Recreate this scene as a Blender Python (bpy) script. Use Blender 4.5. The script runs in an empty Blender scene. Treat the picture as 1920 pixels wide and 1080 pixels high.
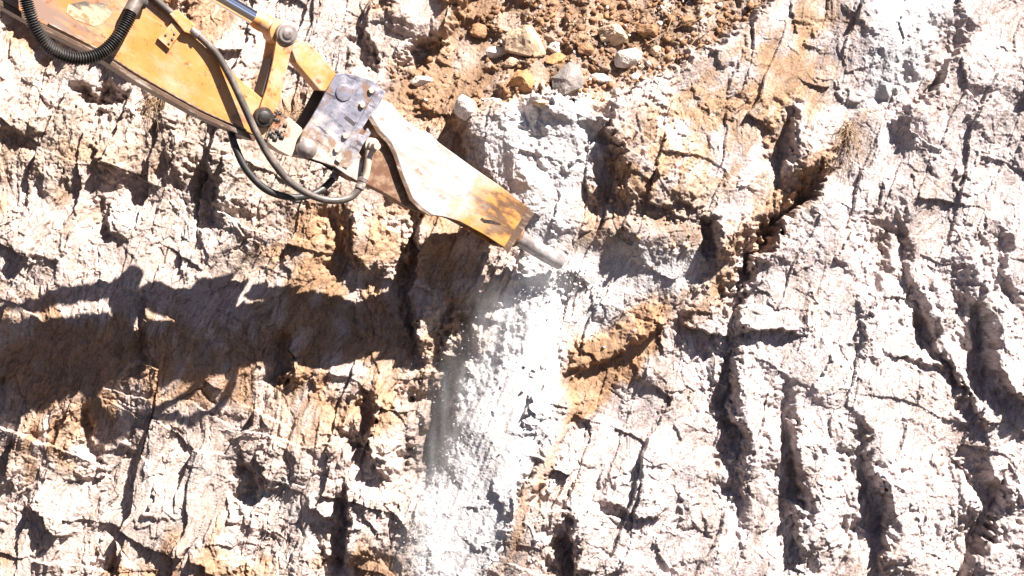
import bpy, bmesh, math, random
import numpy as np
from mathutils import Vector, Matrix

# ------------------------------------------------------------------ camera, sky, sun, exposure
SC = bpy.context.scene
COL = SC.collection
D = 24.0                      # camera stands 24 m from the rock face
W = 1920 / 180.0              # width of the photographed strip of rock in metres
ZC = 4.2                      # camera height over the quarry floor
T = 0.16                      # the face leans back
cam_d = bpy.data.cameras.new('camera')
cam_d.sensor_width = 36.0
cam_d.lens = 36.0 * D / W
cam_d.clip_end = 500
cam = bpy.data.objects.new('camera', cam_d)
cam.location = (0, -D, ZC)
cam.rotation_euler = (math.radians(90), 0, 0)
COL.objects.link(cam)
SC.camera = cam

LX, LY, LZ = -1.25, 1.02, -1.80          # direction the sunlight travels
elev = math.atan2(-LZ, math.hypot(LX, LY))
azim = math.atan2(-LX, -LY)              # compass bearing of the sun from +Y, clockwise
world = bpy.data.worlds.new("World")
SC.world = world
world.use_nodes = True
wn = world.node_tree
sky = wn.nodes.new('ShaderNodeTexSky')
sky.sky_type = 'NISHITA'
sky.sun_disc = False
sky.air_density = 0.2          # high, clear, dry air: deep shadows
sky.dust_density = 0.2
sky.sun_elevation = elev
sky.sun_rotation = azim
bg = wn.nodes['Background']
bg.inputs['Strength'].default_value = 0.05
wn.links.new(sky.outputs[0], bg.inputs['Color'])
sun_d = bpy.data.lights.new('sun', 'SUN')
sun_d.energy = 5.0
sun_d.angle = math.radians(0.5)
sun_d.color = (1.0, 0.94, 0.88)
sun = bpy.data.objects.new('sun', sun_d)
sun.rotation_euler = Vector((LX, LY, LZ)).to_track_quat('-Z', 'Y').to_euler()
sun.location = (12, -12, 20)
COL.objects.link(sun)
SC.view_settings.view_transform = 'Standard'
SC.view_settings.look = 'None'
SC.view_settings.exposure = 1.98
SC.view_settings.gamma = 1.0

rnd = random.Random(7)
rng = np.random.default_rng(11)
PX = 1.0 / 180.0

# ------------------------------------------------------------------ noise
def hash2(ix, iy, seed):
    a = (ix.astype(np.int64) & 0xffff).astype(np.uint32)
    b = (iy.astype(np.int64) & 0xffff).astype(np.uint32)
    h = a * np.uint32(0x9E3779B1) ^ (b * np.uint32(0x85EBCA77)) ^ np.uint32((seed * 0xC2B2AE3D) & 0xffffffff)
    h ^= h >> np.uint32(15); h *= np.uint32(0x2C1B3C6D)
    h ^= h >> np.uint32(12); h *= np.uint32(0x297A2D39)
    h ^= h >> np.uint32(15)
    return h

def r01(h, k=0):
    if k:
        h = h * np.uint32(1664525 + 2 * k) + np.uint32(1013904223)
        h = h ^ (h >> np.uint32(16))
        h = h * np.uint32(0x45d9f3b)
        h = h ^ (h >> np.uint32(13))
    return (h >> np.uint32(8)).astype(np.float32) * np.float32(1 / 16777216.0)

def perlin(x, y, seed):
    x0 = np.floor(x); y0 = np.floor(y)
    fx = (x - x0).astype(np.float32); fy = (y - y0).astype(np.float32)
    ix = x0.astype(np.int32); iy = y0.astype(np.int32)
    ux = fx * fx * fx * (fx * (fx * 6 - 15) + 10)
    uy = fy * fy * fy * (fy * (fy * 6 - 15) + 10)
    out = 0
    for dx in (0, 1):
        for dy in (0, 1):
            a = r01(hash2(ix + dx, iy + dy, seed)) * np.float32(2 * np.pi)
            g = np.cos(a) * (fx - dx) + np.sin(a) * (fy - dy)
            out = out + g * (ux if dx else 1 - ux) * (uy if dy else 1 - uy)
    return out * np.float32(1.5)

def fbm(x, y, seed, octs=4, gain=0.5, lac=2.03):
    s = 0; a = 1.0; n = 0
    for o in range(octs):
        s = s + a * perlin(x, y, seed + o * 17)
        n += a; a *= gain; x = x * lac + 3.7; y = y * lac - 1.9
    return s / n

def facet(x, y, seed, slope=0.9, cone=0.7, jump=1.0):
    """chiselled rock: the upper envelope of randomly tilted planes, one per jittered cell"""
    x0 = np.floor(x); y0 = np.floor(y)
    ix = x0.astype(np.int32); iy = y0.astype(np.int32)
    fx = (x - x0).astype(np.float32); fy = (y - y0).astype(np.float32)
    best = np.full(x.shape, -9.0, np.float32)
    for dx in (-1, 0, 1):
        for dy in (-1, 0, 1):
            h = hash2(ix + dx, iy + dy, seed)
            px = fx - dx - r01(h, 1); py = fy - dy - r01(h, 2)
            v = jump * r01(h, 3) + slope * (2 * r01(h, 4) - 1) * px + slope * (2 * r01(h, 5) - 1) * py - cone * np.sqrt(px * px + py * py)
            np.maximum(best, v, out=best)
    return best

def steps(x, y, seed, slope=0.8):
    """broken blocks: nearest cell's own tilted plane, with sharp jumps between the blocks"""
    x0 = np.floor(x); y0 = np.floor(y)
    ix = x0.astype(np.int32); iy = y0.astype(np.int32)
    fx = (x - x0).astype(np.float32); fy = (y - y0).astype(np.float32)
    bd = np.full(x.shape, 9.0, np.float32); out = np.zeros(x.shape, np.float32)
    for dx in (-1, 0, 1):
        for dy in (-1, 0, 1):
            h = hash2(ix + dx, iy + dy, seed)
            px = fx - dx - r01(h, 1); py = fy - dy - r01(h, 2)
            d = px * px + py * py
            v = r01(h, 3) + slope * (2 * r01(h, 4) - 1) * px + slope * (2 * r01(h, 5) - 1) * py
            m = d < bd
            out[m] = v[m]; bd[m] = d[m]
    return out

def clods(x, y, seed):
    """rounded lumps of soil"""
    x0 = np.floor(x); y0 = np.floor(y)
    ix = x0.astype(np.int32); iy = y0.astype(np.int32)
    fx = (x - x0).astype(np.float32); fy = (y - y0).astype(np.float32)
    best = np.zeros(x.shape, np.float32)
    for dx in (-1, 0, 1):
        for dy in (-1, 0, 1):
            h = hash2(ix + dx, iy + dy, seed)
            px = fx - dx - r01(h, 1); py = fy - dy - r01(h, 2)
            r = 0.25 + 0.6 * r01(h, 3) ** 2
            v = r * r - px * px - py * py
            np.maximum(best, np.sqrt(np.maximum(v, 0)), out=best)
    return best

def cracks(x, y, seed):
    """distance to the border between jittered cells: 0 on the crack"""
    x0 = np.floor(x); y0 = np.floor(y)
    ix = x0.astype(np.int32); iy = y0.astype(np.int32)
    fx = (x - x0).astype(np.float32); fy = (y - y0).astype(np.float32)
    d1 = np.full(x.shape, 9.0, np.float32); d2 = d1.copy(); idv = np.zeros(x.shape, np.float32)
    for dx in (-1, 0, 1):
        for dy in (-1, 0, 1):
            h = hash2(ix + dx, iy + dy, seed)
            d = np.hypot(fx - dx - r01(h, 1), fy - dy - r01(h, 2))
            m = d < d1
            d2 = np.where(m, d1, np.minimum(d2, d))
            idv[m] = r01(h, 3)[m]
            d1 = np.minimum(d1, d)
    return d2 - d1, idv

def sstep(a, b, x):
    t = np.clip((x - a) / (b - a), 0, 1)
    return t * t * (3 - 2 * t)

# ------------------------------------------------------------------ rock face: grid in pixels of the photograph's scale (180 per metre)
def axis(lo, hi, step, lo_out, hi_out):
    core = np.arange(lo, hi + step, step)
    a = [core[0]]; s = step
    while a[-1] > lo_out:
        s = min(s * 1.06, 6); a.append(a[-1] - s)
    b = [core[-1]]; s = step
    while b[-1] < hi_out:
        s = min(s * 1.06, 6); b.append(b[-1] + s)
    return np.concatenate([np.array(a[1:])[::-1], core, np.array(b[1:])]).astype(np.float32)

STEP = 1.45
UA = axis(-60, 1980, STEP, -520, 2440)
VA = axis(-50, 1130, STEP, -460, 1290)
U, V = np.meshgrid(UA, VA)
NV, NU = U.shape
wu = fbm(U / 90, V / 90, 1, 4) * 30 + fbm(U / 14, V / 14, 2, 3) * 11
wv = fbm(U / 90, V / 90, 3, 4) * 30 + fbm(U / 14, V / 14, 4, 3) * 11
UW = U + wu; VW = V + wv
UX = U + fbm(U / 150, V / 170, 5, 3) * 34 + 2.0 * perlin(U / 12, V / 12, 6); VX = V + fbm(U / 150, V / 170, 7, 3) * 34 + 2.0 * perlin(U / 12, V / 12, 8)
H = np.zeros(U.shape, np.float32)         # metres out of the face, towards the quarry

def window(poly, rad):
    us = [p[0] for p in poly]; vs = [p[1] for p in poly]
    r = rad + 45
    i0, i1 = np.searchsorted(VA, [min(vs) - r, max(vs) + r]); j0, j1 = np.searchsorted(UA, [min(us) - r, max(us) + r])
    return slice(i0, i1), slice(j0, j1)

def stroke(poly, rad):
    sl = window(poly, rad)
    u = UW[sl]; v = VW[sl]
    L = [math.hypot(b[0] - a[0], b[1] - a[1]) for a, b in zip(poly, poly[1:])]
    tot = sum(L); acc = 0
    bd = np.full(u.shape, 1e9, np.float32); bs = np.zeros_like(bd); bt = np.zeros_like(bd)
    for (a, b), l in zip(zip(poly, poly[1:]), L):
        dx = (b[0] - a[0]) / l; dv = (b[1] - a[1]) / l
        pu = u - a[0]; pv = v - a[1]
        t = np.clip(pu * dx + pv * dv, 0, l)
        d = np.hypot(pu - t * dx, pv - t * dv)
        m = d < bd
        bd[m] = d[m]; bs[m] = (dv * pu - dx * pv)[m]; bt[m] = ((acc + t) / tot)[m]
        acc += l
    return sl, bd, np.sign(bs), bt

CALM = lambda sl: np.exp(-((V[sl] - 600) / 110) ** 4) * sstep(760, 640, U[sl])
def taper(t, k=0.18):
    return sstep(0, k, t) * sstep(0, k, 1 - t)

def gully(poly, w, depth):
    sl, d, s, t = stroke(poly, w * 3)
    rag = fbm(U[sl] / 38, V[sl] / 60, int(poly[0][0]) % 97 + 200, 3)
    ww = w * np.where(s > 0, 0.55, 1.35) * (1 + 0.9 * rag)          # steep right wall, gentle left flank, ragged width
    H[sl] -= depth * (1 + 0.5 * rag) * np.exp(-(d / np.maximum(ww, 4)) ** 2) * (0.05 + 0.95 * taper(t, 0.3)) * (d < w * 3)

def scarp(poly, amt, L, soft=3.0):
    """raised on the right of a downward line, or above a line that runs to the right; fades over L pixels"""
    sl, d, s, t = stroke(poly, L * 2.5)
    sd = d * s
    H[sl] += amt * (1 - 0.6 * CALM(sl)) * sstep(-soft, soft, sd) * np.exp(-(np.maximum(sd, 0) / L) ** 1.5) * taper(t, 0.25)

def region(poly, feather, rough=1.0):
    sl = window(poly, feather * 2)
    u = UW[sl]; v = VW[sl]
    inside = np.zeros(u.shape, bool); bd = np.full(u.shape, 1e9, np.float32)
    n = len(poly)
    for i in range(n):
        a, b = poly[i], poly[(i + 1) % n]
        if a[1] != b[1]:
            c = ((a[1] > v) != (b[1] > v)) & (u < (b[0] - a[0]) * (v - a[1]) / (b[1] - a[1]) + a[0])
            inside ^= c
        l = math.hypot(b[0] - a[0], b[1] - a[1]); dx = (b[0] - a[0]) / l; dv = (b[1] - a[1]) / l
        t = np.clip((u - a[0]) * dx + (v - a[1]) * dv, 0, l)
        bd = np.minimum(bd, np.hypot(u - a[0] - t * dx, v - a[1] - t * dv))
    sd = np.where(inside, bd, -bd)
    m = np.zeros(U.shape, np.float32)
    m[sl] = sstep(-feather, feather, sd)
    return m

# ---- masks
M_soil = region([(690, 205), (740, 120), (830, 60), (880, -40), (960, -400), (1700, -400), (1480, -40), (1420, 30), (1330, 85), (1255, 130), (1190, 165), (1080, 185), (960, 175), (860, 215), (800, 240)], 16)
M_stain = region([(1640, 215), (1520, 270), (1450, 340), (1370, 410), (1320, 470), (1290, 540), (1180, 590), (1080, 640), (1050, 720), (1120, 720), (1240, 640), (1340, 600), (1400, 500), (1480, 430), (1560, 330)], 30)
M_recess = region([(1135, 395), (1185, 375), (1330, 385), (1335, 440), (1270, 470), (1200, 440), (1150, 460)], 26)
M_seam = region([(1600, 235), (1520, 290), (1470, 350), (1395, 420), (1340, 470), (1320, 530), (1250, 560), (1180, 600), (1090, 640), (1065, 700), (1110, 690), (1200, 640), (1290, 600), (1360, 560), (1380, 490), (1450, 420), (1540, 320)], 8)
M_slab = region([(1050, 690), (1100, 625), (1170, 580), (1225, 545), (1250, 590), (1235, 650), (1180, 720), (1130, 750), (1080, 800), (1035, 770)], 16)
M_streak = region([(1065, 700), (1085, 720), (1060, 790), (1030, 880), (985, 980), (930, 1075), (912, 1070), (960, 960), (1005, 870), (1035, 790)], 7)
M_powder = region([(1000, 450), (1060, 470), (1075, 560), (1060, 680), (1040, 780), (985, 900), (960, 960), (900, 1100), (780, 1100), (800, 900), (850, 740), (915, 640), (960, 540)], 22)
M_white = region([(880, 215), (1000, 180), (1110, 180), (1130, 260), (1090, 350), (1060, 480), (1000, 470), (940, 350), (890, 300)], 30)
M_white2 = region([(1620, -60), (1760, -60), (1760, 60), (1720, 160), (1650, 200), (1620, 190), (1630, 90)], 22)
M_white3 = region([(1060, 480), (1150, 450), (1300, 470), (1310, 540), (1200, 560), (1090, 630), (1060, 600)], 25)
M_block = region([(1140, 375), (1150, 290), (1200, 200), (1300, 130), (1420, 50), (1560, -60), (1600, 60), (1560, 200), (1480, 260), (1430, 340), (1330, 390), (1230, 380)], 35)
M_tanleft = region([(440, 400), (640, 370), (770, 390), (900, 420), (910, 560), (820, 720), (700, 800), (560, 850), (500, 760), (600, 620), (480, 520)], 50)
M_bench = region([(-120, 220), (60, 200), (420, 205), (520, 260), (600, 330), (480, 370), (330, 320), (150, 340), (-120, 340)], 40)

# ---- the large form
H += 0.24 * fbm(U / 520, V / 620, 21, 3)
H += 0.10 * fbm(U / 180, V / 300, 22, 3)
H -= M_soil * (0.10 + 0.9 * np.clip((200 - V) / 200, 0, 3) ** 0.9 * 0.55)
H += 0.05 * M_block * sstep(-50, 380, V) + 0.07 * M_seam
def bulge(u, v, ru, rv, h):
    global H
    H += h * np.exp(-((U - u) / ru) ** 2 - ((V - v) / rv) ** 2)
bulge(800, 540, 170, 150, -0.16)
bulge(120, 660, 260, 200, 0.26)
bulge(560, 520, 260, 140, -0.08)
bulge(1010, 350, 120, 130, 0.06)
bulge(1015, 470, 75, 55, -0.11)
bulge(1082, 512, 26, 20, 0.13)
bulge(960, 800, 110, 260, 0.30)
bulge(1235, 440, 90, 45, 0.20)
bulge(1175, 425, 50, 40, 0.16)
bulge(845, 445, 55, 32, 0.26)
bulge(1680, 60, 80, 120, 0.14)
H -= 0.07 * M_recess
# right-hand part of the face: near-vertical ribs and gullies
G = [  # gullies: line, half width, depth
    ([(1125, 190), (1135, 280), (1150, 350), (1125, 420)], 22, 0.14),
    ([(1050, 490), (960, 590), (900, 680), (862, 760)], 40, 0.16),
    ([(885, 560), (868, 640), (842, 730), (818, 820), (795, 900), (770, 960)], 30, 0.50),
    ([(770, 370), (768, 500), (775, 620), (765, 710)], 13, 0.22),
    ([(1318, 395), (1330, 440), (1338, 490)], 15, 0.22),
    ([(1500, 180), (1470, 260), (1480, 340)], 16, 0.22),
    ([(1625, 250), (1550, 318), (1485, 392), (1420, 465), (1378, 540), (1372, 610), (1365, 700), (1380, 820), (1390, 960), (1350, 1100)], 14, 0.24),
    ([(1825, 20), (1770, 110), (1705, 190), (1660, 240)], 30, 0.22),
    ([(1570, 300), (1505, 385), (1440, 455), (1392, 520), (1372, 560)], 8, 0.36),
    ([(1640, 400), (1650, 480), (1640, 570)], 16, 0.15),
    ([(1690, 330), (1680, 410), (1700, 520), (1760, 640), (1820, 740)], 22, 0.20),
    ([(1470, 660), (1480, 780), (1500, 900), (1500, 1100)], 24, 0.26),
    ([(1590, 760), (1630, 870), (1650, 980), (1640, 1100)], 26, 0.28),
    ([(1790, 480), (1830, 600), (1860, 720), (1910, 800)], 30, 0.34),
    ([(1780, 820), (1850, 900), (1880, 960), (1820, 1040), (1780, 1110)], 30, 0.32),
    ([(1880, 400), (1890, 560), (1920, 640)], 20, 0.18),
    ([(1050, 960), (1070, 1010), (1060, 1110)], 22, 0.24),
    ([(640, 900), (650, 980), (620, 1100)], 18, 0.22),
    ([(690, 730), (680, 850), (700, 900)], 24, 0.26),
    ([(540, 610), (530, 700), (500, 760)], 17, 0.20),
    ([(260, 540), (270, 640), (265, 710)], 17, 0.16),
    ([(190, 370), (200, 450)], 12, 0.10),
    ([(360, 280), (390, 350), (410, 440)], 22, 0.20),
    ([(600, 370), (640, 450), (660, 520)], 22, 0.20),
    ([(140, 150), (160, 190), (220, 205)], 22, 0.20),
    ([(200, 140), (230, 200)], 18, 0.2),
    ([(680, 40), (690, 130)], 18, 0.18),
    ([(440, 840), (470, 900), (490, 960)], 15, 0.18),
    ([(150, 740), (180, 860), (160, 960)], 16, 0.14),
]
for line_, w_, dep_ in G:
    rt = 1 if line_[0][0] > 1400 else 0
    gully(line_, w_ * (1 + 0.25 * rt), dep_ * (1 - 0.22 * rt))
S = [  # scarps: line, height, length over which the raised side fades
    ([(1150, 170), (1150, 260), (1175, 330), (1150, 400)], 0.15, 90),
    ([(1150, 390), (1200, 380), (1270, 392), (1340, 395)], 0.05, 120),
    ([(1490, 190), (1480, 260), (1475, 340)], 0.24, 60),
    ([(1345, 390), (1340, 440), (1335, 500)], 0.22, 60),
    ([(1370, 620), (1365, 720), (1380, 820), (1390, 900)], 0.20, 70),
    ([(1490, 760), (1500, 880), (1505, 1080)], 0.22, 70),
    ([(1640, 860), (1660, 960), (1650, 1090)], 0.24, 80),
    ([(1700, 520), (1760, 640), (1830, 760), (1860, 860)], 0.20, 70),
    ([(1830, 560), (1870, 680), (1930, 800)], 0.30, 90),
    ([(1890, 880), (1870, 1000), (1800, 1100)], 0.26, 90),
    ([(1830, 30), (1780, 120), (1715, 200), (1665, 255)], 0.18, 100),
    ([(780, 380), (775, 500), (790, 620), (780, 710)], 0.22, 90),
    ([(1280, 605), (1330, 625), (1380, 640)], 0.20, 60),
    ([(1360, 630), (1420, 610), (1490, 630), (1520, 645)], 0.14, 50),
    ([(1660, 660), (1720, 675), (1790, 700)], 0.10, 40),
    ([(330, 470), (345, 540)], 0.1, 50),
    ([(205, 380), (215, 450)], 0.10, 60),
    ([(420, 290), (420, 400)], 0.13, 80),
    ([(660, 400), (680, 520)], 0.18, 80),
    ([(545, 620), (540, 720)], 0.16, 90),
    ([(480, 830), (500, 920)], 0.16, 60),
    ([(660, 900), (660, 1060)], 0.18, 70),
    ([(570, 940), (640, 985), (680, 990)], 0.12, 50),
    ([(40, 950), (100, 990), (150, 1010)], 0.12, 60),
    ([(705, 740), (700, 840), (720, 900)], 0.22, 70),
    ([(1065, 715), (1120, 690), (1210, 640)], 0.07, 60),
    ([(1190, 660), (1230, 620), (1260, 610)], 0.14, 40),
    ([(960, 170), (900, 195), (840, 220)], 0.35, 150),
    ([(1260, 140), (1180, 175), (1060, 190), (960, 180)], 0.35, 150),
    ([(420, 212), (240, 205), (80, 210), (-60, 225)], 0.10, 160),
    ([(1560, 318), (1497, 392), (1432, 460), (1385, 530), (1375, 570)], 0.16, 70),
    ([(1120, 930), (1180, 960), (1260, 960)], 0.12, 60),
    ([(1060, 930), (1080, 1010), (1070, 1100)], 0.18, 80),
]
for s in S: scarp(*s)
# many smaller breaks in the rock
R = rng.random((420, 6))
for r in R:
    u0 = -60 + 2040 * r[0]; v0 = -50 + 1180 * r[1]
    ln = 25 + 90 * r[2] ** 2
    ang = math.radians(90 + (r[3] - 0.4) * 80) if r[4] < 0.85 else math.radians(-(r[3] + 0.1) * 60)
    c, s_ = math.cos(ang), math.sin(ang)
    scarp([(u0 - c * ln / 2, v0 - s_ * ln / 2), (u0 + 6 * (r[5] - .5), v0), (u0 + c * ln / 2, v0 + s_ * ln / 2)], (0.013 + 0.045 * r[5] * ln / 70) * (0.5 if u0 > 1380 and r[4] >= 0.85 else 1), 10 + ln * 0.5, 2.0)

# ---- chiselled texture
M_up = M_seam * sstep(1230, 1330, U) * sstep(-0.5, 0.15, fbm(U / 45, V / 45, 91, 3))
soilness = np.clip(M_soil + 0.65 * M_up + 0.8 * M_recess, 0, 1)
smooth = np.clip(np.maximum.reduce([M_powder * 0.98, M_white * 0.65, M_white2 * 0.8, M_white3 * 0.5, M_slab * 0.5, M_block * 0.25, 0.35 * sstep(1050, 1500, U + 0.25 * V), soilness * 0.6, M_bench * 0.35, M_streak]), 0, 1)
rockness = 1 - smooth
a = math.radians(22)
RU = UX * math.cos(a) + VX * math.sin(a); RV = -UX * math.sin(a) + VX * math.cos(a)
n_w = fbm(U / 30, V / 45, 49, 3)
var = 0.15 + 1.35 * sstep(-0.35, 0.4, fbm(U / 110, V / 170, 41, 4))
a2 = math.radians(14)
BU = UX * math.cos(a2) + VX * math.sin(a2); BV = -UX * math.sin(a2) + VX * math.cos(a2)
big = facet(BU / 115, BV / 250, 31, 0.9, 0.5)
calm = region([(-400, 380), (300, 390), (760, 420), (900, 470), (900, 560), (760, 660), (500, 690), (260, 760), (-400, 800)], 50)
rightm = sstep(1330, 1480, U)
big -= big.mean(); big2 = facet(BU / 230, BV / 330, 30, 1.2, 0.2); big2 -= big2.mean()
H += 0.115 * rockness * (1 - 0.75 * calm) * (1 - 0.5 * rightm) * big + 0.11 * rockness * (1 - 0.9 * calm) * (1 - 0.6 * rightm) * big2
med = facet(RU / 60, RV / 105, 32, 1.6, 0.2) + 0.35 * steps(RU / 56, RV / 100, 33, 1.3)
med -= med.mean()
H += 0.062 * (1 - 0.35 * rightm) * rockness * (1 - 0.35 * calm) * (0.6 + 0.5 * var) * med
sm = 0.8 * facet(RU / 15, RV / 48, 34, 1.5, 0.3) + 0.8 * steps(RU / 14, RV / 50, 35, 1.3)
sm -= sm.mean()
H += 0.0125 * (0.08 + 0.92 * rockness) * var * sm
ti = 0.6 * facet(RU / 5.6, RV / 21, 36, 1.4, 0.4) + 0.8 * steps(RU / 5.6, RV / 22, 38, 1.2)
ti -= ti.mean()
H += 0.0072 * (0.3 + 0.7 * rockness) * var * ti
H += 0.004 * perlin(U / 3.1, V / 3.6, 37)
ck1, id1 = cracks(RU / 58 + 0.25 * n_w, RV / 120, 45)
ck2, id2 = cracks(RU / 21 + 0.3 * n_w, RV / 50, 46)
rk_ = rockness * (1 - 0.6 * rightm)
H -= rk_ * 0.024 * np.exp(-(ck1 / 0.045) ** 2) * sstep(-0.1, 0.35, fbm(U / 120, V / 140, 47, 3))
H -= rk_ * 0.010 * np.exp(-(ck2 / 0.07) ** 2) * sstep(-0.05, 0.3, fbm(U / 80, V / 100, 48, 3))
H += rockness * 0.02 * (id2 - 0.5) + rockness * 0.035 * (id1 - 0.5)
# soil clods
lump = sstep(-0.25, 0.3, fbm(U / 70, V / 60, 56, 3) + 0.5 * sstep(850, 1250, U) - 0.2)
cl = lump * (np.maximum(facet(UX / 46, VX / 36, 51, 1.2, 1.2), 0.35) * 0.10 + np.maximum(facet(UX / 22, VX / 17, 52, 1.2, 1.2), 0.3) * 0.06) + (0.35 + 0.65 * lump) * clods(U / 9, V / 9, 53) * 0.026 + 0.012 * fbm(U / 5, V / 5, 57, 2)
H += (soilness - 0.5 * np.clip(M_up + M_recess, 0, 1)) * cl
H += M_bench * 0.6 * (clods(U / 12, V / 12, 54) * 0.03 + clods(U / 6, V / 6, 55) * 0.018)
H += M_powder * (0.034 * fbm((U + V * 0.42) / 17, (V - U * .4) / 190, 61, 2) + 0.005 * perlin(U / 8, V / 14, 62))

# ---- colour of the stone itself
def C3(r, g, b): return np.array([r, g, b], np.float32)
n1 = fbm(U / 240, V / 260, 71, 4); n2 = fbm(RU / 50, RV / 90, 72, 4); n3 = fbm(RU / 10, RV / 20, 73, 3)
def mix(c, col, m): return c * (1 - m[..., None]) + col * m[..., None]
c = np.broadcast_to(C3(0.67, 0.535, 0.475), U.shape + (3,)).copy()
right = sstep(1050, 1500, U + 0.25 * V)
c = mix(c, C3(0.715, 0.625, 0.62), right * 0.8)
c = mix(c, C3(0.50, 0.315, 0.195), np.clip(M_block * 1.0 + M_tanleft * 0.9, 0, 1) * sstep(-0.40, 0.15, n2 + 0.3 * n3))
c = mix(c, C3(0.53, 0.31, 0.175), sstep(0.0, 0.34, n1 + 0.6 * n2) * (1 - right * 0.8) * 0.9)
c = mix(c, C3(0.80, 0.76, 0.73), sstep(0.10, 0.42, -n1 * 0.6 + n2 * 0.7) * 0.55)
c = mix(c, C3(0.33, 0.21, 0.13), sstep(0.25, 0.55, n3 * 0.8 + n2 * 0.4) * 0.45 * (1 - right * 0.6))
c = mix(c, C3(0.54, 0.41, 0.31), M_bench * 0.5)
c = mix(c, C3(0.50, 0.305, 0.185), np.clip(M_stain * (0.65 + 1.3 * n2), 0, 0.95))
c = mix(c, C3(0.33, 0.20, 0.12), np.clip(soilness * (0.80 + 0.9 * n2 + 0.4 * n3), 0, 1))
c = mix(c, C3(0.50, 0.29, 0.165), np.clip((M_slab * 1.25 + M_streak * 0.7) * (0.95 + 0.8 * n2 + 0.5 * n3), 0, 1))
pw = np.clip(np.maximum.reduce([M_powder, M_white * 0.9, M_white2, M_white3 * 0.7]) * (0.95 + 0.5 * n2 + 0.3 * n3), 0, 1)
c = mix(c, C3(0.78, 0.75, 0.755), pw)
c *= (1 + 0.30 * (id2 - 0.5) * (1 - 0.7 * pw) + 0.22 * (id1 - 0.5) * (1 - 0.8 * pw))[..., None]
fleck = fbm(RU / 5, RV / 15, 75, 3); grain = perlin(U / 3.2, V / 3.8, 74)
streak = fbm(RU / 9, RV / 60, 76, 3)
cleanish = 1 - 0.75 * pw
c = mix(c, C3(0.20, 0.13, 0.095), sstep(0.10, 0.36, fleck + 0.35 * n2) * 0.5 * cleanish)
c = mix(c, C3(0.50, 0.36, 0.26), sstep(0.0, 0.35, streak) * 0.32 * cleanish)
c *= (1 + cleanish * (0.28 * n3 + 0.20 * grain))[..., None]
c = np.clip(c * 0.545, 0.02, 0.9)

# ---- to world space
K = W / 1920.0 / D
kz = (540 - V) * K
Zr = kz * D / (1 - kz * T)
Yb = T * Zr
X = (U - 960) * K * (D + Yb)
Z = ZC + Zr
Y = Yb - H
def wall_point(u, v, out=0.0):
    """point on the finished rock surface at photograph scale position (u, v)"""
    j = int(np.clip(np.searchsorted(UA, u), 0, NU - 1)); i = int(np.clip(np.searchsorted(VA, v), 0, NV - 1))
    return Vector((float(X[i, j]), float(Y[i, j]) - out, float(Z[i, j])))

def grid_mesh(name, X, Y, Z, col):
    nv, nu = X.shape
    me = bpy.data.meshes.new(name)
    co = np.stack([X, Y, Z], -1).reshape(-1, 3).astype(np.float32)
    idx = np.arange(nv * nu, dtype=np.int32).reshape(nv, nu)
    q = np.stack([idx[:-1, :-1], idx[1:, :-1], idx[1:, 1:], idx[:-1, 1:]], -1).reshape(-1)
    nf = (nv - 1) * (nu - 1)
    me.vertices.add(nv * nu); me.loops.add(nf * 4); me.polygons.add(nf)
    me.vertices.foreach_set('co', co.reshape(-1))
    me.loops.foreach_set('vertex_index', q)
    me.polygons.foreach_set('loop_start', np.arange(0, nf * 4, 4, dtype=np.int32))
    me.update(calc_edges=True)
    if col is not None:
        at = me.color_attributes.new('stone', 'FLOAT_COLOR', 'POINT')
        rgba = np.ones((nv * nu, 4), np.float32); rgba[:, :3] = col.reshape(-1, 3)
        at.data.foreach_set('color', rgba.reshape(-1))
    return me

# ------------------------------------------------------------------ materials
def new_mat(name):
    m = bpy.data.materials.new(name); m.use_nodes = True
    nt = m.node_tree
    return m, nt, nt.nodes['Principled BSDF']

def stone_mat(name, attr=True, base=(0.5, 0.4, 0.3), rough=0.9):
    m, nt, b = new_mat(name)
    b.inputs['Roughness'].default_value = rough
    b.inputs['Specular IOR Level'].default_value = 0.15
    tc = nt.nodes.new('ShaderNodeTexCoord')
    nz = nt.nodes.new('ShaderNodeTexNoise'); nz.inputs['Scale'].default_value = 60; nz.inputs['Detail'].default_value = 4
    nt.links.new(tc.outputs['Object'], nz.inputs['Vector'])
    rp = nt.nodes.new('ShaderNodeMapRange'); rp.inputs[1].default_value = 0.3; rp.inputs[2].default_value = 0.7; rp.inputs[3].default_value = 0.78; rp.inputs[4].default_value = 1.12
    nt.links.new(nz.outputs['Fac'], rp.inputs[0])
    mx = nt.nodes.new('ShaderNodeVectorMath'); mx.operation = 'SCALE'
    if attr:
        at = nt.nodes.new('ShaderNodeAttribute'); at.attribute_name = 'stone'
        nt.links.new(at.outputs['Color'], mx.inputs[0])
    else:
        n2_ = nt.nodes.new('ShaderNodeTexNoise'); n2_.inputs['Scale'].default_value = 7; n2_.inputs['Detail'].default_value = 5
        nt.links.new(tc.outputs['Object'], n2_.inputs['Vector'])
        cr = nt.nodes.new('ShaderNodeValToRGB')
        cr.color_ramp.elements[0].position = 0.35; cr.color_ramp.elements[1].position = 0.62
        cr.color_ramp.elements[0].color = (*[x * 0.7 for x in base], 1); cr.color_ramp.elements[1].color = (*[min(1, x * 1.25) for x in base], 1)
        nt.links.new(n2_.outputs['Fac'], cr.inputs[0])
        nt.links.new(cr.outputs[0], mx.inputs[0])
    nt.links.new(rp.outputs[0], mx.inputs['Scale'])
    nt.links.new(mx.outputs[0], b.inputs['Base Color'])
    bp = nt.nodes.new('ShaderNodeBump'); bp.inputs['Strength'].default_value = 0.5; bp.inputs['Distance'].default_value = 0.01
    nt.links.new(nz.outputs['Fac'], bp.inputs['Height']); nt.links.new(bp.outputs[0], b.inputs['Normal'])
    return m

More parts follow.
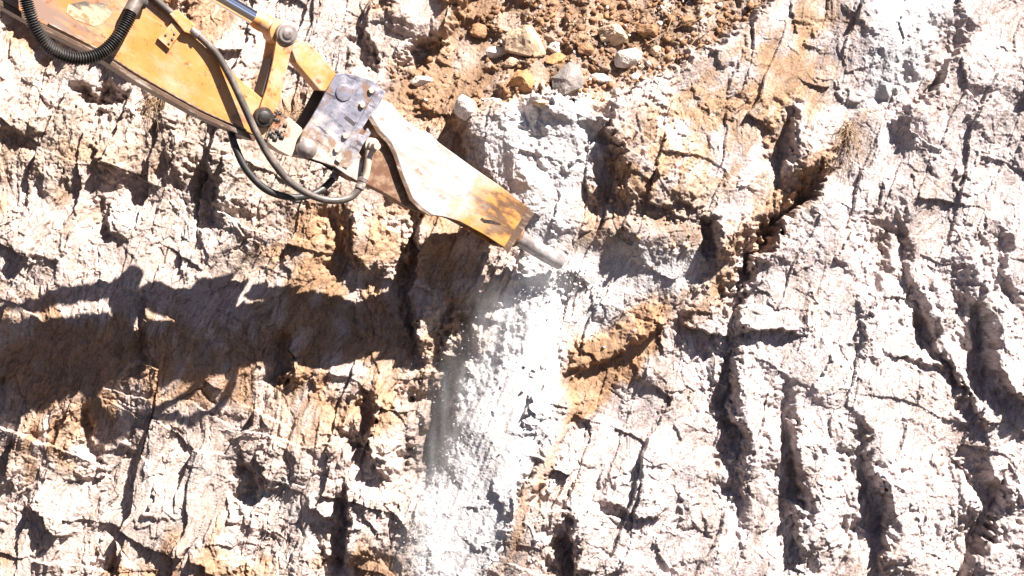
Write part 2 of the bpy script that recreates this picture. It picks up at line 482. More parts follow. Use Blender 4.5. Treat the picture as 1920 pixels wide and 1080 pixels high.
MAT_rock = stone_mat('quarry_stone')
rock = bpy.data.objects.new('rock_face', grid_mesh('rock_face', X, Y, Z, c))
rock['kind'] = 'structure'
rock.data.materials.append(MAT_rock)
COL.objects.link(rock)

# ground of the quarry, below the picture
gm = bpy.data.meshes.new('ground')
gb = bmesh.new()
bmesh.ops.create_grid(gb, x_segments=60, y_segments=60, size=90)
for v_ in gb.verts:
    v_.co.z = 0.06 * math.sin(v_.co.x * 1.7) * math.cos(v_.co.y * 1.3)
gb.to_mesh(gm); gb.free()
ground = bpy.data.objects.new('ground', gm)
ground.location = (0, -60, ZC - 3.95)
ground['kind'] = 'structure'
gm.materials.append(stone_mat('quarry_floor', False, (0.04, 0.029, 0.021)))
COL.objects.link(ground)

# ------------------------------------------------------------------ helpers for the machine
PA = Vector((-0.40, 0.91, 0.10)).normalized()        # along the pins, away from the camera
CAM = Vector((0, -D, ZC))
TIP = wall_point(1064, 503, 0.02)
WID = 0.64            # all widths along the pins
def P(u, v, off=0.0):
    """point of the arm's own plane (moved off metres along the pins)"""
    d = Vector(((u - 960) * K, 1.0, (540 - v) * K))
    return CAM + d * ((PA.dot(TIP - CAM) + off * WID) / PA.dot(d))
AX = (P(1050, 490) - P(640, 250)).normalized()       # along the breaker towards its tip
UPV = AX.cross(PA).normalized()
if UPV.z < 0: UPV = -UPV

def link(name, bm, mat, parent, smooth=False, bevel=0.0):
    me = bpy.data.meshes.new(name)
    bmesh.ops.recalc_face_normals(bm, faces=bm.faces)
    if bevel:
        es = [e for e in bm.edges if len(e.link_faces) == 2 and e.calc_face_angle(0) > 0.5]
        bmesh.ops.bevel(bm, geom=es, offset=bevel, segments=2, profile=0.6, affect='EDGES', clamp_overlap=True)
    o = bpy.data.objects.new(name, me)
    if parent is not None:
        off = parent.location if parent.parent is None else parent.parent.location
        for v in bm.verts: v.co -= off
        o.parent = parent
    bm.to_mesh(me); bm.free()
    for m in (mat if isinstance(mat, (list, tuple)) else [mat]): me.materials.append(m)
    if smooth:
        for p in me.polygons: p.use_smooth = True
    COL.objects.link(o)
    return o

def add_prism(bm, px, o0, o1, trace=None):
    tr = o0 if trace is None else trace      # offset of the plate whose outline was traced
    lo = [bm.verts.new(P(u, v, tr) + PA * (o0 - tr) * WID) for u, v in px]
    sh = PA * (o1 - o0) * WID
    hi = [bm.verts.new(x.co + sh) for x in lo]
    n = len(px)
    bm.faces.new(lo); bm.faces.new(list(reversed(hi)))
    for i in range(n):
        bm.faces.new((lo[i], hi[i], hi[(i + 1) % n], lo[(i + 1) % n]))

def prism(name, px, o0, o1, mat, parent, bevel=0.006, trace=None):
    bm = bmesh.new(); add_prism(bm, px, o0, o1, trace)
    return link(name, bm, mat, parent, bevel=bevel)

def add_tube(bm, pts, rad, sides=14, cap=True):
    pts = [Vector(p) for p in pts]
    n = len(pts)
    tan = [(pts[min(i + 1, n - 1)] - pts[max(i - 1, 0)]).normalized() for i in range(n)]
    x = tan[0].orthogonal().normalized()
    rings = []
    for i in range(n):
        x = (x - tan[i] * x.dot(tan[i])).normalized()
        y = tan[i].cross(x)
        r = rad(i / (n - 1)) if callable(rad) else (rad[i] if isinstance(rad, (list, tuple)) else rad)
        rings.append([bm.verts.new(pts[i] + (x * math.cos(t) + y * math.sin(t)) * r) for t in [2 * math.pi * k / sides for k in range(sides)]])
    for a, b in zip(rings, rings[1:]):
        for k in range(sides):
            bm.faces.new((a[k], a[(k + 1) % sides], b[(k + 1) % sides], b[k]))
    if cap:
        bm.faces.new(list(reversed(rings[0]))); bm.faces.new(rings[-1])

def spline(pts, n):
    pts = [Vector(p) for p in pts]
    ext = [pts[0] * 2 - pts[1]] + pts + [pts[-1] * 2 - pts[-2]]
    out = []
    m = len(pts) - 1
    for i in range(n + 1):
        f = i / n * m; k = min(int(f), m - 1); t = f - k
        a, b, c_, d = ext[k:k + 4]
        out.append(0.5 * ((2 * b) + (c_ - a) * t + (2 * a - 5 * b + 4 * c_ - d) * t * t + (3 * b - a - 3 * c_ + d) * t ** 3))
    return out

def lathe_pin(name, u, v, prof, mat, parent, sides=28, dirv=None):
    """turned part along the pin direction: prof = [(offset along pin, radius), ...]"""
    bm = bmesh.new()
    c0 = P(u, v, prof[0][0])
    pts = [c0 + PA * (o - prof[0][0]) * WID for o, r in prof]
    add_lathe(bm, pts, [r for o, r in prof], PA, sides)
    o = link(name, bm, mat, parent, smooth=False)
    shade(o)
    return o

def add_lathe(bm, pts, radii, axis, sides=28):
    x = axis.orthogonal().normalized(); y = axis.cross(x).normalized()
    rings = [[bm.verts.new(p + (x * math.cos(t) + y * math.sin(t)) * r) for t in [2 * math.pi * k / sides for k in range(sides)]] for p, r in zip(pts, radii)]
    for a, b in zip(rings, rings[1:]):
        for k in range(sides): bm.faces.new((a[k], a[(k + 1) % sides], b[(k + 1) % sides], b[k]))
    bm.faces.new(list(reversed(rings[0]))); bm.faces.new(rings[-1])

def shade(o, deg=40):
    me = o.data
    bm = bmesh.new(); bm.from_mesh(me)
    for f in bm.faces: f.smooth = True
    for e in bm.edges:
        e.smooth = not (len(e.link_faces) == 2 and e.calc_face_angle(0) > math.radians(deg))
    bm.to_mesh(me); bm.free()

def empty(name, loc, label, cat, group=None):
    o = bpy.data.objects.new(name, None); o.location = loc
    o.empty_display_size = 0.2
    o['label'] = label; o['category'] = cat
    if group: o['group'] = group
    COL.objects.link(o)
    return o

# ------------------------------------------------------------------ machine materials
def metal_mat(name, base, layers=(), rough=0.55, metallic=0.0, scratch=0.0, bump=0.25):
    """base colour, then layers (colour, noise scale, lo, hi, stretch along the arm, (s0, s1) gradient along the arm or None, amount)"""
    m, nt, b = new_mat(name)
    N = nt.nodes.new; Lk = nt.links.new
    b.inputs['Roughness'].default_value = rough; b.inputs['Metallic'].default_value = metallic
    geo = N('ShaderNodeNewGeometry')
    def dot(v):
        d = N('ShaderNodeVectorMath'); d.operation = 'DOT_PRODUCT'; d.inputs[1].default_value = v
        Lk(geo.outputs['Position'], d.inputs[0]); return d.outputs['Value']
    s_, t_, p_ = dot(AX), dot(UPV), dot(PA)
    def coords(stretch):
        cb = N('ShaderNodeCombineXYZ')
        ms = N('ShaderNodeMath'); ms.operation = 'MULTIPLY'; ms.inputs[1].default_value = stretch
        Lk(s_, ms.inputs[0]); Lk(ms.outputs[0], cb.inputs[0]); Lk(t_, cb.inputs[1]); Lk(p_, cb.inputs[2])
        return cb.outputs[0]
    prev = None; hsrc = None
    for (col, scale, lo, hi, stretch, grad, amt) in layers:
        nz = N('ShaderNodeTexNoise'); nz.inputs['Scale'].default_value = scale; nz.inputs['Detail'].default_value = 7; nz.inputs['Roughness'].default_value = 0.65
        Lk(coords(stretch), nz.inputs['Vector'])
        src = nz.outputs['Fac']; hsrc = hsrc or src
        if grad:
            g = N('ShaderNodeMapRange'); g.inputs[1].default_value = grad[0]; g.inputs[2].default_value = grad[1]
            g.inputs[3].default_value = -grad[2] if len(grad) > 2 else -0.35; g.inputs[4].default_value = grad[2] if len(grad) > 2 else 0.35
            Lk(dot(grad[3]) if len(grad) > 3 else s_, g.inputs[0])
            ad = N('ShaderNodeMath'); ad.operation = 'ADD'; Lk(src, ad.inputs[0]); Lk(g.outputs[0], ad.inputs[1]); src = ad.outputs[0]
        mr = N('ShaderNodeMapRange'); mr.inputs[1].default_value = lo; mr.inputs[2].default_value = hi; mr.inputs[3].default_value = 0; mr.inputs[4].default_value = amt
        Lk(src, mr.inputs[0])
        mx = N('ShaderNodeMix'); mx.data_type = 'RGBA'
        Lk(mr.outputs[0], mx.inputs['Factor'])
        if prev is None: mx.inputs['A'].default_value = (*base, 1)
        else: Lk(prev, mx.inputs['A'])
        mx.inputs['B'].default_value = (*col, 1)
        prev = mx.outputs['Result']
    if prev is None: b.inputs['Base Color'].default_value = (*base, 1)
    else: Lk(prev, b.inputs['Base Color'])
    if hsrc is not None and bump:
        bp = N('ShaderNodeBump'); bp.inputs['Strength'].default_value = bump; bp.inputs['Distance'].default_value = 0.006
        Lk(hsrc, bp.inputs['Height']); Lk(bp.outputs[0], b.inputs['Normal'])
    return m

def S(u, v): return P(u, v, -0.25).dot(AX)
YEL = (0.42, 0.168, 0.03)
RUST = (0.20, 0.075, 0.025); DARK = (0.03, 0.022, 0.018); DUST = (0.40, 0.34, 0.285); PALE = (0.50, 0.29, 0.12)
M_stick = metal_mat('worn_yellow_paint', YEL, [
    (PALE, 1.6, 0.40, 0.65, 1, None, 0.65),
    ((0.40, 0.17, 0.06), 1.3, 0.42, 0.75, 1, (S(250, 100), S(30, 0), 0.3), 0.75),
    (DUST, 3.0, 0.48, 0.72, 0.8, None, 0.65),
    ((0.17, 0.13, 0.12), 6, 0.50, 0.62, 0.2, (S(330, 130), S(60, 20), 0.10), 0.75),
    ((0.52, 0.42, 0.30), 30, 0.60, 0.66, 0.10, None, 0.4), ((0.12, 0.07, 0.04), 7, 0.57, 0.66, 0.5, None, 0.6),
    (RUST, 11, 0.60, 0.66, 1, None, 0.8)], rough=0.5)
M_yel = metal_mat('dusty_yellow_paint', YEL, [
    (PALE, 3, 0.35, 0.6, 1, None, 0.8), (DUST, 5, 0.44, 0.62, 1, None, 0.7), (RUST, 8, 0.56, 0.64, 1, None, 0.85)], rough=0.55)
M_brownedge = metal_mat('worn_shaded_edge', (0.10, 0.055, 0.032), [(DUST, 12, 0.5, 0.65, 0.3, None, 0.7), (DARK, 6, 0.5, 0.7, 0.5, None, 0.7)], rough=0.5)  # worn brown edge, base darkened to paint in the shading along rims
M_nose = metal_mat('bare_rusty_nose', (0.42, 0.34, 0.27), [
    (RUST, 5, 0.46, 0.58, 1, (S(565, 270), S(505, 225), 0.20), 0.95), (DARK, 8, 0.56, 0.62, 1, (S(560, 270), S(500, 225), 0.15), 0.95)], rough=0.5)
M_grey = metal_mat('scraped_grey_steel', (0.20, 0.195, 0.235), [
    ((0.42, 0.40, 0.45), 9, 0.48, 0.60, 0.5, None, 0.85), ((0.07, 0.065, 0.09), 10, 0.50, 0.64, 1, None, 0.75),
    ((0.47, 0.42, 0.37), 4, 0.44, 0.62, 1, (P(660, 190, -.3).dot(-UPV), P(640, 310, -.3).dot(-UPV), 0.22, -UPV), 0.9),
    ((0.22, 0.12, 0.06), 6, 0.53, 0.62, 1, None, 0.8), ((0.05, 0.045, 0.06), 16, 0.58, 0.63, 0.3, None, 0.8)], rough=0.45, metallic=0.25)
M_house = metal_mat('powder_covered_yellow', (0.46, 0.215, 0.045), [
    ((0.33, 0.145, 0.04), 4, 0.45, 0.62, 0.5, None, 0.6),
    ((0.07, 0.035, 0.02), 6, 0.50, 0.60, 0.4, (S(880, 350), S(985, 405), 0.07), 0.9),
    ((0.36, 0.345, 0.335), 3.2, 0.38, 0.60, 1, (S(955, 410), S(830, 335), 0.30), 0.97),
    ((0.24, 0.16, 0.11), 6, 0.54, 0.68, 0.3, None, 0.6),
    (RUST, 12, 0.58, 0.68, 0.5, None, 0.7)], rough=0.6)
M_rust = metal_mat('rusty_steel', (0.13, 0.058, 0.03), [
    ((0.30, 0.20, 0.125), 9, 0.46, 0.58, 1, None, 0.7), ((0.12, 0.05, 0.025), 14, 0.52, 0.62, 1, None, 0.8)], rough=0.7)
M_black = metal_mat('black_rubber', (0.018, 0.016, 0.015), [((0.20, 0.16, 0.13), 12, 0.52, 0.72, 0.5, None, 0.55)], rough=0.5)
M_hose = metal_mat('dusty_grey_hose', (0.07, 0.058, 0.05), [((0.20, 0.16, 0.135), 7, 0.46, 0.66, 1, None, 0.85)], rough=0.45)
M_grease = metal_mat('black_grease', (0.012, 0.009, 0.007), [((0.10, 0.04, 0.015), 18, 0.52, 0.6, 1, None, 0.7)], rough=0.55, bump=1.0)
M_chrome = metal_mat('chromed_rod', (0.75, 0.76, 0.80), [], rough=0.12, metallic=1.0)
M_pin = metal_mat('worn_pin_steel', (0.27, 0.23, 0.21), [(DUST, 12, 0.5, 0.65, 1, None, 0.7), ((0.10, 0.06, 0.05), 10, 0.55, 0.65, 1, None, 0.7)], rough=0.45, metallic=0.5)
M_inner = metal_mat('shade_toned_inner_steel', (0.05, 0.04, 0.04), [((0.16, 0.11, 0.08), 6, 0.5, 0.7, 1, None, 0.5)], rough=0.6)  # dark colour carries the shade of the interior between the plates
M_tool = metal_mat('dusted_chisel_steel', (0.15, 0.125, 0.115), [((0.38, 0.35, 0.345), 8, 0.46, 0.60, 0.5, None, 0.9), (RUST, 9, 0.62, 0.7, 1, None, 0.5)], rough=0.5, metallic=0.3)
M_decal = metal_mat('worn_decal', (0.42, 0.33, 0.22), [((0.05, 0.045, 0.045), 8, 0.42, 0.54, 0.4, None, 0.9), ((0.30, 0.14, 0.05), 12, 0.56, 0.62, 1, None, 0.8)], rough=0.5)

# ------------------------------------------------------------------ excavator
ex = empty('excavator', P(-420, -240), 'yellow excavator arm with black hoses reaching in at the upper left', 'excavator')
stick_px = [(-420, -300), (-300, -330), (60, -170), (282, 0), (325, 36), (380, 84), (440, 140), (490, 183), (522, 214), (560, 238), (574, 262), (566, 290), (545, 294), (508, 272), (462, 246), (375, 209), (260, 145), (188, 98), (75, 42), (-120, -70), (-420, -215)]
i_cut = [p for p in stick_px if True]
body_px = [(-420, -300), (-300, -330), (60, -170), (282, 0), (325, 36), (380, 84), (440, 140), (490, 183), (514, 208), (498, 264), (462, 246), (375, 209), (260, 145), (188, 98), (75, 42), (-120, -70), (-420, -215)]
prism('stick', body_px, -0.22, 0.22, M_stick, ex, 0.008)
prism('stick_nose', [(515, 209), (545, 222), (566, 240), (574, 262), (566, 288), (545, 294), (522, 282), (499, 265)], -0.20, 0.20, M_nose, ex, 0.008)
# bottom flange plate, a little wider than the box
prism('bottom_flange', [(-420, -214), (-120, -69), (75, 43), (188, 99), (260, 146), (375, 210), (480, 257), (478, 265), (372, 218), (256, 154), (184, 107), (71, 51), (-124, -60), (-420, -204)], -0.25, 0.25, M_brownedge, ex, 0.004)
# boom end, mostly above the picture
bo = prism('boom', [(-640, 60), (-500, -330), (-380, -380), (-300, -290), (-360, -190), (-420, 120), (-560, 260)], -0.34, 0.34, M_yel, ex, 0.01)
prism('decal', [(128, 8), (160, 2), (205, 8), (212, 22), (196, 44), (176, 50), (140, 36), (124, 24)], -0.2235, -0.221, M_decal, ex, 0)

# clamps on the side of the stick
cp = prism('hose_clamp', [(296, 72), (323, 42), (343, 56), (336, 66), (318, 92)], -0.275, -0.221, M_yel, ex, 0.004)
for (u, v) in ((312, 64), (328, 62), (318, 80), (324, 72)):
    bm = bmesh.new()
    c0 = P(u, v, -0.293); add_lathe(bm, [c0, c0 + PA * 0.017], [0.013, 0.013], PA, 8)
    link('bolt', bm, M_pin, cp)
prism('pipe_bracket', [(318, 26), (334, 18), (369, 50), (358, 64), (346, 60)], -0.32, -0.18, M_yel, ex, 0.008)
# hard line and hoses
def hose(name, pts, r, mat, n=70, sides=14):
    bm = bmesh.new(); add_tube(bm, spline([P(u, v, o) for u, v, o in pts], n), r, sides)
    return link(name, bm, mat, ex, smooth=True)
hose('hose', [(120, -150, -.26), (285, -6, -.26), (330, 32, -.26), (372, 66, -.27), (405, 100, -.30), (432, 145, -.34), (458, 200, -.36), (482, 252, -.38), (512, 304, -.40), (552, 348, -.40), (606, 374, -.40), (652, 372, -.40), (676, 350, -.40), (684, 326, -.38)], 0.036, M_hose, 120)
hose('hose', [(400, 205, .10), (428, 235, .05), (440, 272, -.10), (462, 318, -.20), (500, 356, -.25), (548, 370, -.20), (592, 362, -.10), (622, 338, 0), (640, 310, .05)], 0.036, M_black, 90)
def collar(name, a_, b_, r):
    bm = bmesh.new(); A_, B_ = P(*a_), P(*b_); d_ = B_ - A_
    add_tube(bm, [A_, A_ + d_ * .06, A_ + d_ * .30, A_ + d_ * .34, A_ + d_ * .62, A_ + d_ * .66, A_ + d_ * .95, B_], [r * .8, r, r, r * .86, r * .86, r, r, r * .8], 14)
    o = link(name, bm, M_pin, ex); shade(o)
collar('hose_coupling', (673, 355, -.40), (682, 334, -.38), 0.050)
collar('hose_coupling', (624, 336, 0), (634, 318, .03), 0.048)
collar('hose_coupling', (356, 54, -.265), (372, 67, -.27), 0.048)
# weld beads along the stick's joints
for wl in ([(496, 196), (512, 209), (504, 240), (497, 262)], [(90, 44), (190, 96), (262, 142), (376, 206), (462, 244)]):
    bm = bmesh.new(); add_tube(bm, spline([P(u, v, -.2225) for u, v in wl], 90), lambda t: 0.011 + 0.003 * math.sin(t * 400), 6)
    link('weld_bead', bm, M_brownedge, ex, smooth=True)
# corrugated sleeve hose: ribs are part of the surface
sl_pts = spline([P(u, v, o) for u, v, o in [(36, -60, -.40), (47, -8, -.46), (57, 28, -.50), (74, 66, -.52), (102, 96, -.52), (142, 110, -.50), (184, 103, -.46), (214, 78, -.42), (236, 44, -.38), (250, 14, -.34)]], 640)
bm = bmesh.new(); add_tube(bm, sl_pts, lambda t: 0.055 + 0.012 * math.sin(t * 2 * math.pi * 76), 18)
sh_ = link('corrugated_hose', bm, M_black, ex, smooth=True)
bm = bmesh.new(); add_tube(bm, spline([P(u, v, o) for u, v, o in [(244, 24, -.36), (256, 2, -.31), (270, -14, -.26)]], 12), [0.07] * 9 + [0.055] * 4, 16)
e_ = link('hose_end', bm, M_hose, ex); shade(e_)
bm = bmesh.new(); add_tube(bm, [P(250, -2, -.33), P(272, 8, -.27)], 0.05, 12)
link('hose_elbow', bm, M_black, ex)

# bucket cylinder with its chromed rod
A0, A1 = P(300, -70), P(522, 60)
dr = (A1 - A0).normalized()
bm = bmesh.new(); add_tube(bm, [A0 - dr * 2.0, A1 - dr * 0.26], 0.072, 24)
r_ = link('cylinder_rod', bm, M_chrome, ex); shade(r_)
bm = bmesh.new(); add_tube(bm, [A0 - dr * 3.2, A0 - dr * 0.85, A0 - dr * 0.84, A0 - dr * 0.70], [0.125, 0.125, 0.14, 0.14], 24)
r_ = link('cylinder_barrel', bm, M_yel, ex); shade(r_)
bm = bmesh.new(); add_tube(bm, [A1 - dr * 0.29, A1 - dr * 0.25, A1 - dr * 0.12, A1 - dr * 0.02], [0.080, 0.092, 0.088, 0.11], 22)
add_lathe(bm, [A1 - PA * .13, A1 - PA * .125, A1 + PA * .125, A1 + PA * .13], [0.115, 0.125, 0.125, 0.115], PA, 26)
r_ = link('rod_eye', bm, M_yel, ex); shade(r_)

# links
def link_plate(px, o0, o1, mat): return prism('guide_link', px, o0, o1, mat, ex, 0.007, -0.275)
near = [(519, 72), (530, 50), (552, 54), (557, 72), (545, 100), (534, 150), (524, 190), (512, 215), (500, 226), (487, 214), (488, 200), (500, 165), (512, 115)]
link_plate(near, -0.275, -0.215, M_yel)
link_plate(near, 0.215, 0.275, M_yel)
prism('link_web', [(512, 110), (520, 112), (500, 178), (492, 178)], -0.213, 0.213, M_inner, ex, 0.003, -0.275)
bar = [(545, 88), (566, 76), (584, 84), (632, 140), (636, 150), (618, 172), (600, 170), (556, 118)]
prism('bucket_link', bar, -0.17, 0.17, M_yel, ex, 0.01)
lathe_pin('pin', 541, 63, [(-.36, .030), (-.345, .050), (-.33, .050), (-.325, .085), (-.305, .090), (-.30, .105), (-.277, .105), (.277, .105), (.30, .09), (.33, .05)], M_pin, ex)
lathe_pin('pin', 497, 220, [(-.345, .05), (-.33, .062), (-.32, .062), (-.315, .09), (-.28, .10), (.28, .10), (.31, .09)], M_grease, ex)
# grease squeezed out round the lower joint
bm = bmesh.new()
for k in range(60):
    a_ = rnd.uniform(0, 6.28); r0 = rnd.uniform(.06, .17)
    c0 = P(503 + 180 * r0 * math.cos(a_) * 0.8 + 8, 232 + 180 * r0 * math.sin(a_) + 6, -0.170)
    bmesh.ops.create_icosphere(bm, subdivisions=1, radius=rnd.uniform(.020, .040), matrix=Matrix.Translation(c0))
link('grease', bm, M_grease, ex, smooth=True)

# ------------------------------------------------------------------ hydraulic breaker
br = empty('hydraulic_breaker', P(800, 340), 'dusty hydraulic breaker with grey bracket and pale yellow housing, its chisel against the rock', 'rock breaker')
plate = [(620, 156), (631, 139), (642, 137), (672, 142), (698, 151), (712, 163), (716, 172), (690, 214), (668, 248), (680, 254), (690, 240), (696, 250), (683, 268), (673, 287), (682, 300), (673, 341), (650, 328), (627, 312), (590, 300), (566, 290), (561, 272), (567, 248), (583, 224), (597, 200)]
prism('bracket_plate', plate, -0.31, -0.262, M_grey, br, 0.006)
prism('bracket_plate', plate, 0.262, 0.31, M_inner, br, 0.006, -0.31)  # far plate coloured darker than the near one for the bracket's inner shadow
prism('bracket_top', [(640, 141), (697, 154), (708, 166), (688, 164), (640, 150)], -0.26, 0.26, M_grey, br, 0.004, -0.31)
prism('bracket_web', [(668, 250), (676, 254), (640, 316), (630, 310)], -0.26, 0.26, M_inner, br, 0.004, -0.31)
prism('flange_strip', [(705, 170), (716, 166), (724, 172), (676, 246), (650, 288), (637, 306), (629, 300), (640, 280), (668, 236)], -0.345, -0.312, M_grey, br, 0.004)
for (u, v) in ((697, 170), (680, 197), (648, 255), (632, 281)):
    bm = bmesh.new()
    c0 = P(u, v, -0.352); add_lathe(bm, [c0, c0 + PA * 0.008, c0 + PA * 0.04], [0.026, 0.032, 0.032], PA, 6)
    link('bracket_bolt', bm, M_nose, br)
prism('slot', [(645, 221), (650, 217), (668, 231), (664, 237)], -0.3135, -0.311, M_inner, br, 0)
prism('slot', [(692, 172), (697, 165), (704, 170), (699, 177)], -0.3135, -0.311, M_inner, br, 0)
prism('lug', [(642, 312), (652, 314), (650, 318)], -0.318, -0.311, M_inner, br, 0)
lathe_pin('bracket_pin', 645, 174, [(-.335, .06), (-.328, .078), (-.312, .085), (.312, .085), (.335, .07)], M_grey, br)
lathe_pin('bracket_pin', 580, 280, [(-.40, .02), (-.39, .050), (-.365, .066), (-.345, .085), (-.312, .10), (.312, .10), (.34, .08)], M_pin, br)
# power cell between the plates
prism('power_cell', [(664, 246), (692, 214), (740, 262), (768, 330), (800, 372), (836, 408), (810, 404), (770, 392), (728, 366), (690, 347), (664, 340), (640, 318)], -0.19, 0.19, M_rust, br, 0.01)
house = [(694, 214), (704, 207), (716, 186), (736, 196), (759, 224), (780, 240), (806, 250), (824, 268), (886, 313), (934, 346), (990, 388), (999, 397), (951, 467), (905, 438), (862, 415), (836, 407), (811, 403), (792, 390), (774, 372), (756, 328), (744, 290), (733, 266), (712, 244)]
prism('housing_plate', house, -0.285, -0.245, M_house, br, 0.006)
prism('housing_plate', house, 0.245, 0.285, M_house, br, 0.006, -0.285)
# the housing's closing plates run between the two side plates
def band(name, line, th, mat, o=0.243):
    q = [(u + th[0], v + th[1]) for u, v in reversed(line)]
    return prism(name, line + q, -o, o, mat, br, 0.004, -0.285)
band('top_cover', [(738, 202), (760, 227), (806, 253), (886, 316), (990, 391)], (-5, 7), M_house)
band('bottom_cover', [(815, 400), (862, 410), (890, 426)], (3, -7), M_rust)
prism('front_plate', [(989, 393), (996, 399), (948, 466), (941, 460)], -0.243, 0.243, M_rust, br, 0.004, -0.285)
prism('front_lip', [(992, 388), (1002, 400), (953, 474), (944, 466)], -0.30, -0.287, M_brownedge, br, 0.003)
prism('rim_shade_strip', [(694, 214), (712, 244), (733, 266), (744, 290), (756, 328), (774, 372), (792, 390), (811, 403), (806, 405), (787, 394), (768, 375), (750, 330), (738, 293), (727, 270), (707, 249), (689, 219)], -0.285, -0.20, M_brownedge, br, 0.003)  # dark strip: plate thickness plus the shadow beside it, put into the colour
prism('grease_slot', [(900, 412), (904, 408), (909, 411), (922, 413), (938, 419), (939, 422), (924, 420), (908, 418)], -0.2875, -0.2855, M_grease, br, 0)
# chisel
t0 = P(962, 440); t1 = P(1053, 494)
dt = (t1 - t0).normalized()
bm = bmesh.new(); add_tube(bm, [t0 - dt * 0.5, t0, t1 - dt * 0.16, t1 - dt * 0.02, t1], [0.085, 0.085, 0.084, 0.078, 0.062], 22)
tl = link('chisel', bm, M_tool, br); shade(tl)
bm = bmesh.new(); add_tube(bm, [t0 - dt * 0.05, t0 + dt * 0.06], [0.125, 0.115], 22)
tl = link('chisel_bush', bm, M_rust, br); shade(tl)
# hose fitting
c0 = P(692, 272, -0.19)
bm = bmesh.new(); add_lathe(bm, [c0, c0 - PA * .10, c0 - PA * .105, c0 - PA * .16, c0 - PA * .165, c0 - PA * .24], [.075, .075, .055, .055, .04, .035], PA, 16)
f_ = link('hose_fitting', bm, M_nose, br); shade(f_)
bm = bmesh.new(); add_tube(bm, spline([P(692, 282, -.40), P(690, 304, -.41), P(686, 328, -.40), P(678, 348, -.40)], 16), 0.036, 12)
f_ = link('hose_nipple', bm, M_nose, br); shade(f_)

# ------------------------------------------------------------------ loose stones on the soil ledge
def stone_mesh(name, w, h, d, seed, flat=0.0):
    r = random.Random(seed)
    bm = bmesh.new()
    for k in range(16):
        v = Vector((r.gauss(0, 1), r.gauss(0, 1), r.gauss(0, 1))).normalized()
        q = r.uniform(0.85, 1.1)
        bm.verts.new((v.x * w / 2 * q, v.y * d / 2 * q, v.z * h / 2 * q))
    bmesh.ops.convex_hull(bm, input=bm.verts)
    loose = [v for v in bm.verts if not v.link_faces]
    bmesh.ops.delete(bm, geom=loose, context='VERTS')
    size = (w + h) / 2
    bmesh.ops.bevel(bm, geom=list(bm.edges), offset=size * 0.025, segments=1, affect='EDGES', clamp_overlap=True)
    bmesh.ops.triangulate(bm, faces=bm.faces)
    for it in range(3):
        bmesh.ops.subdivide_edges(bm, edges=[e for e in bm.edges if e.calc_length() > size * 0.07], cuts=1)
        bmesh.ops.triangulate(bm, faces=[f for f in bm.faces if len(f.verts) > 3])
    from mathutils import noise
    bm.normal_update()
    off = Vector((seed * 3.1, seed * 1.7, 0))
    for v in bm.verts:
        n = noise.noise((v.co + off) * (3.5 / size)) * 0.035 + noise.noise((v.co + off) * (9 / size)) * 0.022 + noise.noise((v.co + off) * (26 / size)) * 0.014
        v.co += v.normal * n * size
    me = bpy.data.meshes.new(name); bm.to_mesh(me); bm.free()
    return me
M_tan = stone_mat('tan_stone', False, (0.40, 0.29, 0.20))
M_white_s = stone_mat('pale_stone', False, (0.50, 0.44, 0.39))
M_orange_s = stone_mat('rusty_stone', False, (0.34, 0.19, 0.09))
M_grey_s = stone_mat('grey_stone', False, (0.21, 0.18, 0.165))
M_earth = stone_mat('earth_clod', False, (0.23, 0.13, 0.072))
GRP = 'loose stones on the brown soil ledge'
def shift(u, v, out=0.0):
    """where the rock at base position (u, v) really shows: correct for the surface standing in front of or behind the mean plane"""
    uu, vv = u, v
    for _ in range(4):
        w = wall_point(uu, vv)
        f = D / (D + w.y)
        pu = 960 + w.x / K / (D + w.y); pv = 540 - (w.z - ZC) / K / (D + w.y)
        uu += u - pu; vv += v - pv
    return wall_point(uu, vv, out)
stones = [
    (985, 84, 84, 70, M_tan, 'largest pale tan boulder, high on the brown soil ledge'),
    (982, 152, 54, 50, M_orange_s, 'rust stained round boulder at the lower lip of soil, beside the slanted grey one'),
    (1062, 150, 72, 58, M_grey_s, 'grey slanted boulder at the lower lip of soil, right of the rust stained one'),
    (1176, 110, 58, 46, M_white_s, 'cream angular boulder at the right of the soil ledge'),
    (1124, 146, 46, 22, M_white_s, 'flat cream stone lying just below the cream angular boulder'),
    (1148, 68, 66, 46, M_tan, 'tan rounded boulder uphill from the cream angular boulder'),
    (1040, 90, 28, 28, M_white_s, 'small white stone right beside the largest tan boulder'),
    (932, 96, 48, 26, M_white_s, 'long pale stone left of the largest tan boulder'),
    (1044, 112, 42, 30, M_orange_s, 'orange stone between the largest tan boulder and the slanted grey boulder'),
    (790, 154, 46, 22, M_white_s, 'pale slab stone lying on bare soil nearest the breaker bracket'),
    (872, 203, 40, 44, M_white_s, 'upright white stone on the ledge corner above the breaker housing'),
    (922, 192, 34, 18, M_white_s, 'small white stone at the ledge edge between the upright white and rust stained stones'),
    (1210, 58, 44, 36, M_earth, 'dark brown lump at the upper right of the soil ledge'),
    (1096, 92, 34, 26, M_earth, 'brown lump between the orange stone and the tan rounded boulder'),
    (1010, 196, 34, 16, M_tan, 'thin tan stone under the rust stained boulder'),
    (1232, 96, 28, 22, M_tan, 'small tan stone right of the cream angular boulder'),
    (1196, 146, 24, 18, M_white_s, 'small cream stone below the cream angular boulder on its right'),
    (896, 60, 40, 30, M_earth, 'brown lump high on the soil at the left, near the pale rock'),
    (1290, 40, 30, 24, M_earth, 'brown lump farthest right among the twigs'),
    (958, 118, 30, 22, M_tan, 'small tan stone just below the largest tan boulder'),
]
